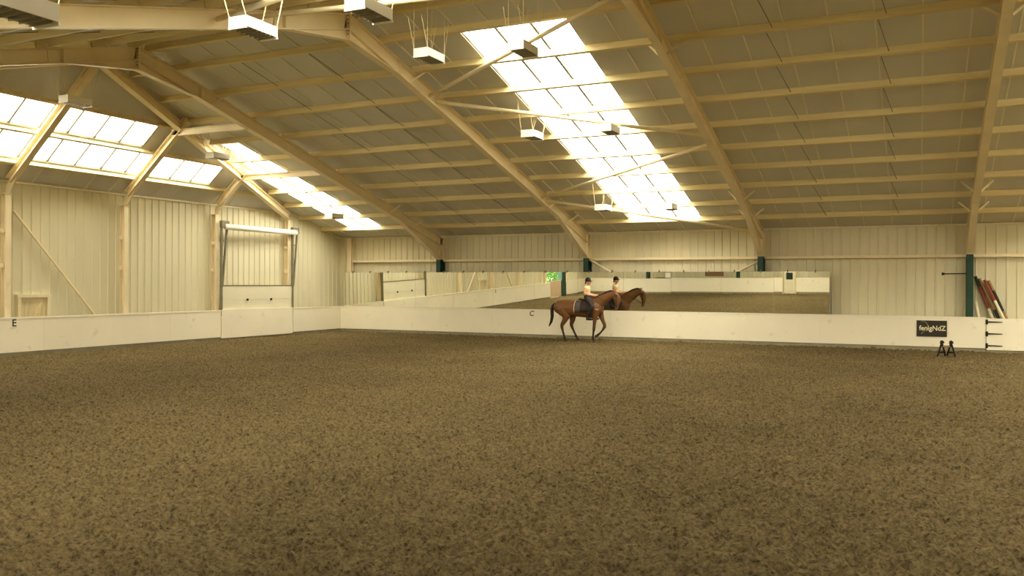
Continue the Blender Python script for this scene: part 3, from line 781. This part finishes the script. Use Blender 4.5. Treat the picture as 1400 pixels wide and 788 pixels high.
# ------------------------------------------------------------------ small black trestle by the sign
def trestle():
    g0 = at(1294, 489, 2, 0); cx, cy = g0.x, g0.y + .12
    r = empty('jump_trestle', (cx, cy, 0), 'small black A frame trestle standing on the sand below the sign', 'trestle')
    for sx in (-1, 1):
        x = cx + sx * .125
        for sy in (-1, 1):
            m = MB(); m.bar((x, cy, .46), (x + sx * .12, cy + sy * .0, .0), .05, .06, (0, 1, 0), 0) if sy < 0 else m.bar((x, cy, .46), (x - sx * .10, cy + .22, .03), .05, .06, (0, 1, 0), 0)
            m.build('leg', M['black'], r)
        m = MB(); m.tube([(x - .05, cy, .42), (x - .03, cy, .47), (x, cy, .49), (x + .03, cy, .47), (x + .05, cy, .42)], .028, 8); m.build('cap', M['black'], r)
        for z in (.14, .33):
            m = MB(); t = (.46 - z) / .46; m.bar((x + sx * .12 * t, cy, z), (x - sx * .10 * t, cy + .22 * t, z), .035, .045); m.build('rung', M['black'], r)
    m = MB(); m.bar((cx - .1, cy, .33), (cx + .1, cy, .33), .05, .05); m.build('crossbar', M['polebrown'], r)
trestle()
# ------------------------------------------------------------------ hanging lamps
def lamp_proto():
    root = empty('pendant_light', (0, 0, 0), 'x', 'lamp', 'box lamps hung from the purlins')
    w, l, h, t = .36, .74, .19, .012
    for s in (-1, 1):
        MB().box(-w / 2 if s < 0 else w / 2 - t, -w / 2 + t if s < 0 else w / 2, -l / 2, l / 2, .02, h).build('side_panel', M['white'], root)
        MB().box(-w / 2 + t, w / 2 - t, -l / 2 if s < 0 else l / 2 - t, -l / 2 + t if s < 0 else l / 2, .02, h).build('end_panel', M['white'], root)
        MB().box(-w / 2 - .006, w / 2 + .006, (-l / 2 - .006) if s < 0 else l / 2 - .014, (-l / 2 + .014) if s < 0 else l / 2 + .006, -.012, .02).build('lip', M['white'], root)
    b = MB().box(-w / 2 + .012, w / 2 - .012, -l / 2 + .015, l / 2 - .015, .03, .045).build('diffuser', M['lampgrey'], root)
    for i in range(7):
        y = -l / 2 + .06 + i * (l - .12) / 6; MB().box(-w / 2 + .012, w / 2 - .012, y - .006, y + .006, .0, .03).build('louvre', M['lampgrey'], b)
    MB().box(-.09, .09, -.2, .2, .05, .15).build('gear_tray', M['lampgrey'], root)
    return root
P = lamp_proto(); first = True
LAMPS = [(-7.55, 5.2, 4.62, 'over the near rider track'), (-9.8, 10.9, 6.22, 'on the near slope, left of its pair'), (-7.55, 10.9, 6.22, 'on the near slope, right of its pair'),
         (-9.8, 16.45, 7.10, 'on long wires under the ridge, left of its pair'), (-7.55, 16.5, 7.02, 'under the ridge in front of the top rooflight panes'),
         (-9.8, 22.05, 6.24, 'beside the middle rooflight panes, left of its pair'), (-7.55, 22.05, 6.24, 'in front of the middle rooflight panes where a brace passes'),
         (-9.8, 28.05, 4.70, 'beside the lowest rooflight panes, by the descending brace'), (-7.55, 28.25, 4.68, 'in front of the lowest rooflight panes'),
         (-20.4, 15.9, 6.92, 'under the hip apex'), (-21.35, 22.05, 6.34, 'at the hip rafter beside the short rooflight'), (-21.05, 28.05, 4.76, 'below the short rooflight near the lifting door')]
for x, y, z, lab in LAMPS:
    L_ = P if first else dup(P); first = False
    L_.location = (x, y, z); L_['label'] = 'white box lamp hanging ' + lab
    zc = min(zmain(y), zhip(x) if hip_side(1 if y > RY else -1)(x, y) < 0 else 99)
    for sx in (-1, 1):
        for sy in (-1, 1):
            px, py = x + sx * .165, y + sy * (.38 if abs(y - RY) < 1 else .62)
            zz = min(zmain(py), zhip(px) if hip_side(1 if py > RY else -1)(px, py) < 0 else 99) - .01
            m = MB(); m.tube([(x + sx * .172, y + sy * .36, z + .18), (px, py, zz)], .006, 5); m.build('wire', M['wire'], L_)

# ------------------------------------------------------------------ horse and rider
def fuse(mb, name, mats, parent=None, voxel=.02, smooth=4, origin=None):
    o = mb.build(name, mats, None, True, origin)
    m = o.modifiers.new('r', 'REMESH'); m.mode = 'VOXEL'; m.voxel_size = voxel
    s = o.modifiers.new('s', 'SMOOTH'); s.iterations = smooth; s.factor = .5
    bpy.context.view_layer.update()
    me = bpy.data.meshes.new_from_object(o.evaluated_get(bpy.context.evaluated_depsgraph_get()))
    me.polygons.foreach_set('use_smooth', [True] * len(me.polygons)); me.name = name
    if not me.materials: me.materials.append(mats)
    old = o.data; o.modifiers.clear(); o.data = me; bpy.data.meshes.remove(old)
    if parent: w = Vector(o.location); o.parent = parent; o.location = w - wloc(parent)
    return o
HY = 30.40
def horse():
    b = MB(); SD = (0, 1, 0)
    P = lambda x, z, y=0.0: (x, HY + y, z)
    tr = [(-12.58, 1.34, .06, .08), (-12.52, 1.34, .15, .17), (-12.40, 1.33, .22, .24), (-12.18, 1.315, .27, .285), (-11.95, 1.30, .275, .28), (-11.6, 1.27, .275, .275), (-11.3, 1.262, .27, .29), (-11.05, 1.275, .255, .32), (-10.88, 1.29, .225, .31), (-10.74, 1.28, .17, .24), (-10.64, 1.265, .08, .11)]
    tr = [(x, z - .018, a, c * 1.07) for x, z, a, c in tr]
    b.tube([P(x, z) for x, z, _, _ in tr], [(a, c) for _, _, a, c in tr], 20, SD)
    b.tube([P(-11.25, 1.50), P(-11.02, 1.56), P(-10.85, 1.54)], [(.05, .06), (.07, .10), (.05, .08)], 12, SD)     # withers
    nk = [(-10.98, 1.36, .17, .26), (-10.78, 1.50, .135, .235), (-10.56, 1.65, .105, .19), (-10.36, 1.765, .085, .15), (-10.2, 1.81, .075, .12), (-10.12, 1.80, .065, .09)]
    b.tube([P(x, z) for x, z, _, _ in nk], [(a, c) for _, _, a, c in nk], 16, SD)
    hd = [(-10.17, 1.87, .05, .06), (-10.12, 1.79, .075, .10), (-10.08, 1.67, .088, .140), (-10.06, 1.56, .072, .118), (-10.06, 1.42, .052, .074), (-10.085, 1.30, .055, .066), (-10.125, 1.235, .045, .055), (-10.13, 1.21, .02, .03)]
    b.tube([P(x, z) for x, z, _, _ in hd], [(a, c) for _, _, a, c in hd], 14, SD)
    for s in (-1, 1):
        b.tube([P(-10.17, 1.86, s * .045), P(-10.16, 1.94, s * .055), P(-10.14, 2.0, s * .06)], [(.028, .032), (.025, .028), (.008, .008)], 8, SD)
    def leg(pts): b.tube([P(*p[:3]) for p in pts], [(p[3], p[4]) for p in pts], 12, SD)
    n, f = -.135, .135
    # near fore: weight bearing; far fore: lifted and folded
    leg([(-10.86, 1.25, n, 0.100, 0.170), (-10.87, 1.05, n, 0.085, 0.120), (-10.89, .86, n, 0.060, 0.080), (-10.91, .66, n, 0.053, 0.061), (-10.92, .54, n, 0.054, 0.064), (-10.94, .40, n, 0.035, 0.041), (-10.96, .24, n, 0.035, 0.040), (-10.965, .17, n, 0.045, 0.050), (-10.94, .09, n, 0.039, 0.042)])
    leg([(-10.80, 1.25, f, 0.100, 0.160), (-10.76, 1.05, f, 0.085, 0.120), (-10.68, .86, f, 0.060, 0.080), (-10.60, .68, f, 0.054, 0.064), (-10.60, .60, f, 0.054, 0.064), (-10.69, .46, f, 0.035, 0.040), (-10.80, .34, f, 0.035, 0.040), (-10.85, .30, f, 0.044, 0.050), (-10.91, .26, f, 0.038, 0.042)])
    # hind legs
    leg([(-12.20, 1.30, n, 0.150, 0.250), (-12.12, 1.12, n, 0.140, 0.220), (-12.02, .96, n, 0.105, 0.160), (-12.10, .80, n, 0.070, 0.100), (-12.19, .66, n, 0.059, 0.078), (-12.20, .58, n, 0.053, 0.065), (-12.16, .42, n, 0.038, 0.045), (-12.11, .24, n, 0.038, 0.042), (-12.09, .17, n, 0.047, 0.052), (-12.05, .09, n, 0.040, 0.045)])
    leg([(-12.10, 1.30, f, 0.150, 0.250), (-11.98, 1.12, f, 0.140, 0.220), (-11.86, .97, f, 0.105, 0.160), (-11.88, .80, f, 0.070, 0.100), (-11.92, .68, f, 0.059, 0.078), (-11.91, .60, f, 0.053, 0.065), (-11.84, .45, f, 0.038, 0.045), (-11.76, .29, f, 0.038, 0.042), (-11.73, .23, f, 0.047, 0.052), (-11.69, .16, f, 0.040, 0.045)])
    h = fuse(b, 'horse', M['coat'], None, .018, 5, (-11.5, HY, 0))
    tag(h, 'chestnut brown horse with dark tail and legs moving along the mirror wall', 'horse')
    for x, y, z, r in ((-10.925, n, 0, 0), (-12.035, n, 0, 0), (-10.94, f, .20, 0), (-11.67, f, .08, 0)):
        m = MB(); m.tube([P(x + .012, z, y), P(x + .004, z + .05, y), P(x, z + .095, y)], [(.058, .062), (.050, .054), (.038, .042)], 12, (1, 0, 0)); m.build('hoof', M['hoof'], h, smooth=True)
    t = MB(); t.tube([P(-12.54, 1.45), P(-12.62, 1.38), P(-12.66, 1.2), P(-12.65, .95), P(-12.69, .75), P(-12.78, .58)], [(.04, .04), (.055, .05), (.075, .065), (.075, .06), (.06, .05), (.02, .02)], 10, SD); t.build('tail', M['hair'], h, smooth=True)
    t = MB(); t.tube([P(-10.92, 1.66), P(-10.72, 1.74), P(-10.50, 1.85), P(-10.32, 1.915), P(-10.2, 1.92)], [(.03, .05), (.04, .07), (.045, .075), (.04, .06), (.02, .03)], 8, SD); t.build('mane', M['hair'], h, smooth=True)
    for s in (-1, 1):
        t = MB(); t.tube([P(-10.01, 1.70, s * .077), P(-9.995, 1.70, s * .079)], [.018, .012], 8); t.build('eye', M['boot'], h, smooth=True)
    br = MB()
    def ring(x, z, ry, rz, tx, tz, r=.011):
        pts = []
        for i in range(17):
            a = 2 * PI * i / 16; pts.append(P(x + tx * math.sin(a) * rz, z + tz * math.sin(a) * rz, math.cos(a) * ry))
        br.tube(pts, r, 6)
    ring(-10.075, 1.40, .064, .088, 1, .25); ring(-10.13, 1.80, .085, .115, .9, -.45); ring(-10.10, 1.75, .088, .11, .95, .1)
    for s in (-1, 1):
        br.tube([P(-10.09, 1.80, s * .085), P(-10.08, 1.6, s * .09), P(-10.10, 1.36, s * .066)], .011, 6)
        br.tube([P(-10.11, 1.32, s * .07), P(-10.45, 1.52, s * .14), P(-10.85, 1.76, s * .075)], .009, 6)
    br.build('bridle', M['boot'], h)
    # saddle
    s0 = empty('saddle', P(-11.3, 1.55), 'dark leather saddle with stirrups over a dark pad on the horse', 'saddle')
    def wrap(x0, x1, off, zlo0, zlo1, n=14, thick=.012):
        """sheet bent over the horse's back between x0 and x1"""
        m = MB(); vs = []; fs = []
        prof = lambda x: (np.interp(x, [q[0] for q in tr], [q[1] for q in tr]), np.interp(x, [q[0] for q in tr], [q[2] for q in tr]), np.interp(x, [q[0] for q in tr], [q[3] for q in tr]))
        xs_ = np.linspace(x0, x1, 9)
        for k_, dd in ((0, off), (1, off + thick)):
            for x in xs_:
                zc, a, c = prof(x); f_ = (x - x0) / (x1 - x0); zl = zlo0 + (zlo1 - zlo0) * f_
                th0 = math.asin(max(-1, min(1, (zl - zc) / (c + dd))))
                for j in range(n + 1):
                    th = th0 + (PI - 2 * th0) * j / n
                    top_ = .055 * max(0, 1 - abs(x + 11.02) / .28) * max(0, math.sin(th)) ** 4
                    vs.append(P(x, zc + (c + dd) * math.sin(th) + top_, -(a + dd) * math.cos(th)))
        nn = n + 1; K = 9 * nn
        for i in range(8):
            for j in range(n):
                q = i * nn + j
                fs.append((q, q + 1, q + nn + 1, q + nn)); fs.append((K + q, K + q + nn, K + q + nn + 1, K + q + 1))
        rim = [i * nn for i in range(9)] + [8 * nn + j for j in range(1, nn)] + [i * nn + n for i in range(7, -1, -1)] + [j for j in range(n - 1, 0, -1)]
        for i in range(len(rim)): a_, b_ = rim[i], rim[(i + 1) % len(rim)]; fs.append((a_, b_, K + b_, K + a_))
        m.add(vs, fs); return m
    wrap(-11.66, -11.00, .012, 1.12, 1.12).build('saddle_pad', M['pad'], s0, True)
    wrap(-11.675, -11.65, .014, 1.13, 1.13).build('pad_binding', M['padedge'], s0, True)
    wrap(-11.42, -11.02, .028, 1.16, 1.14).build('flap', M['leather'], s0, True)
    wrap(-11.20, -11.10, .008, .955, .940, 20).build('girth', M['leather'], s0, True)
    m = MB(); m.tube([P(-11.58, 1.625), P(-11.5, 1.62), P(-11.32, 1.60), P(-11.15, 1.615), P(-11.02, 1.665)], [(.06, .03), (.15, .035), (.145, .035), (.10, .04), (.05, .03)], 12, SD); m.build('seat', M['leather'], s0, True)
    for s in (-1, 1):
        m = MB(); m.tube([P(-11.16, 1.45, s * .31), P(-11.12, 1.0, s * .335)], .009, 6); lt = m.build('stirrup_leather', M['leather'], s0)
        m = MB(); pts = [P(-11.09, .98 - .13 * (1 - math.cos(a)) / 2 * 1.0, s * .335 + .055 * math.sin(a) * 1.0) for a in np.linspace(0, 2 * PI, 13)]; m.tube(pts, .008, 6); m.build('stirrup_iron', M['track'], lt)
    return h
horse()
def rider():
    P = lambda x, z, y=0.0: (x, HY + y, z); SD = (0, 1, 0)
    b = MB()
    b.tube([P(-11.22, 1.63), P(-11.23, 1.72), P(-11.24, 1.84), P(-11.24, 1.98), P(-11.24, 2.06), P(-11.235, 2.11)], [(.15, .11), (.165, .125), (.13, .10), (.165, .11), (.17, .09), (.09, .06)], 14, SD)
    b.tube([P(-11.235, 2.08), P(-11.22, 2.17), P(-11.21, 2.22)], [(.055, .055), (.05, .052), (.05, .055)], 12, SD)
    b.tube([P(-11.195, 2.16), P(-11.185, 2.20), P(-11.195, 2.26), P(-11.205, 2.33), P(-11.21, 2.385)], [(.035, .045), (.06, .075), (.073, .092), (.072, .09), (.03, .04)], 14, SD)
    b.tube([P(-11.115, 2.285), P(-11.085, 2.25), P(-11.105, 2.235)], [.012, .018, .012], 8)                       # nose
    for s in (-1, 1):
        b.tube([P(-11.20, 2.255, s * .07), P(-11.22, 2.275, s * .08), P(-11.215, 2.30, s * .074)], [.012, .018, .010], 8)   # ears
        b.tube([P(-11.24, 2.055, s * .15), P(-11.25, 2.0, s * .195), P(-11.27, 1.86, s * .225), P(-11.13, 1.80, s * .19), P(-10.95, 1.775, s * .11)], [.055, .052, .042, .04, .028], 10)
        b.tube([P(-10.96, 1.777, s * .112), P(-10.91, 1.775, s * .095), P(-10.875, 1.765, s * .085)], [(.02, .03), (.024, .04), (.02, .036)], 10, SD)   # palm
        b.tube([P(-11.20, 1.68, s * .10), P(-11.10, 1.60, s * .20), P(-10.98, 1.47, s * .285), P(-10.92, 1.37, s * .31), P(-10.98, 1.22, s * .325), P(-11.06, 1.05, s * .325), P(-11.10, .95, s * .325)], [.11, .098, .078, .066, .062, .048, .04], 12)
        b.tube([P(-11.13, .915, s * .325), P(-11.05, .905, s * .328), P(-10.98, .893, s * .333), P(-10.95, .892, s * .335)], [(.028, .030), (.030, .032), (.028, .020), (.014, .012)], 10, SD)
        for q in range(4):
            zq = 1.798 - q * .019; fl = (.052, .058, .055, .045)[q]
            b.tube([P(-10.885, zq, s * .088), P(-10.885 + fl * .6, zq - .004, s * .080), P(-10.885 + fl * .55, zq - .008, s * .055), P(-10.885 + fl * .2, zq - .01, s * .05)], [.0095, .009, .0085, .007], 7)
        b.tube([P(-10.93, 1.80, s * .085), P(-10.895, 1.812, s * .07), P(-10.865, 1.808, s * .062)], [.011, .010, .008], 7)
    p = fuse(b, 'person', M['skin'], None, .011, 3, (-11.22, HY, 1.62))
    tag(p, 'rider in dark helmet, pale top and dark breeches sitting upright holding the reins', 'person')
    c = MB(); c.tube([P(-11.22, 1.70), P(-11.235, 1.78), P(-11.24, 1.86), P(-11.24, 1.98), P(-11.24, 2.06), P(-11.235, 2.125)], [(.172, .134), (.155, .122), (.148, .115), (.18, .124), (.182, .104), (.085, .075)], 16, SD)
    for s in (-1, 1): c.tube([P(-11.24, 2.055, s * .12), P(-11.245, 2.02, s * .185), P(-11.255, 1.955, s * .212)], [.072, .068, .062], 10)
    fuse(c, 'shirt', M['shirt'], p, .011, 3)
    c = MB(); c.tube([P(-11.21, 1.615), P(-11.225, 1.70), P(-11.235, 1.79)], [(.165, .125), (.18, .14), (.155, .124)], 14, SD)
    for s in (-1, 1): c.tube([P(-11.20, 1.68, s * .10), P(-11.10, 1.60, s * .20), P(-10.98, 1.47, s * .285), P(-10.92, 1.37, s * .31), P(-10.95, 1.28, s * .32)], [.122, .11, .088, .076, .07], 12)
    fuse(c, 'breeches', M['breeches'], p, .012, 3)
    for s in (-1, 1):
        c = MB(); c.tube([P(-10.945, 1.34, s * .315), P(-10.98, 1.22, s * .325), P(-11.06, 1.05, s * .325), P(-11.11, .94, s * .325), P(-11.115, .90, s * .325)], [.078, .073, .06, .052, .05], 12)
        c.tube([P(-11.16, .905, s * .325), P(-11.05, .895, s * .328), P(-10.94, .885, s * .335), P(-10.885, .885, s * .338)], [(.042, .045), (.046, .05), (.048, .036), (.026, .022)], 10, SD)
        fuse(c, 'boot', M['boot'], p, .012, 2)
    c = MB(); rings = []
    c.tube([P(-11.21, 2.275), P(-11.212, 2.31), P(-11.215, 2.36), P(-11.215, 2.405), P(-11.215, 2.43), P(-11.215, 2.436)], [(.088, .112), (.092, .116), (.088, .11), (.066, .084), (.03, .04), (.004, .005)], 18, SD)
    c.tube([P(-11.12, 2.30), P(-11.07, 2.298), P(-11.03, 2.288)], [(.075, .012), (.062, .010), (.03, .006)], 10, SD)
    hm = c.build('helmet', M['helmet'], p, smooth=True)
    for s in (-1, 1):
        c = MB(); c.tube([P(-11.19, 2.29, s * .083), P(-11.17, 2.21, s * .066), P(-11.16, 2.158, s * .01)], .006, 6); c.build('chin_strap', M['helmet'], hm)
        c = MB(); c.tube([P(-11.108, 2.272, s * .034), P(-11.100, 2.272, s * .034)], [.011, .007], 8); c.build('eye', M['boot'], p)
    c = MB(); c.tube([P(-11.105, 2.205), P(-11.098, 2.205)], [(.022, .006), (.018, .004)], 8, SD); c.build('mouth', M['red'], p)
    c = MB(); c.tube([P(-11.28, 2.28), P(-11.31, 2.23), P(-11.315, 2.17)], [(.04, .025), (.035, .028), (.015, .012)], 8, SD); c.build('hair', M['hair'], p, smooth=True)
rider()
# ------------------------------------------------------------------ greenery outside the gateway
M['leaf'] = mat('leaf_green', (74, 112, 44), .6, .35, 3)
def shrub(x, y, s, label):
    r = empty('shrub', (x, y, -.05), label, 'shrub', 'greenery outside the gateway')
    m = MB()
    for i in range(5):
        a = i * 1.26; m.tube([(x + .1 * math.cos(a), y + .1 * math.sin(a), -.05), (x + .5 * s * math.cos(a), y + .5 * s * math.sin(a), 1.6 * s)], [.05, .02], 6)
    m.build('stem', M['brown'], r)
    n = 1500; vs = []; fs = []
    for i in range(n):
        d_ = Vector(rng.standard_normal(3)); d_.normalize(); q = Vector((x, y, 1.7 * s)) + Vector((d_.x * 1.2 * s, d_.y * 1.2 * s, d_.z * 1.6 * s)) * (rng.random() ** .4)
        a = Vector(rng.standard_normal(3)).normalized() * .13; b_ = Vector(rng.standard_normal(3)).normalized() * .07
        k = len(vs); vs += [q - a, q + b_, q + a, q - b_]; fs.append((k, k + 1, k + 2, k + 3))
    f = MB(); f.add(vs, fs); o = f.build('foliage', M['leaf'], r); o['kind'] = 'stuff'
shrub(-26.4, 0.9, 1.0, 'bright green leafy shrub outside the gateway')
shrub(-27.6, -3.4, 1.1, 'second green shrub farther outside past the gateway')
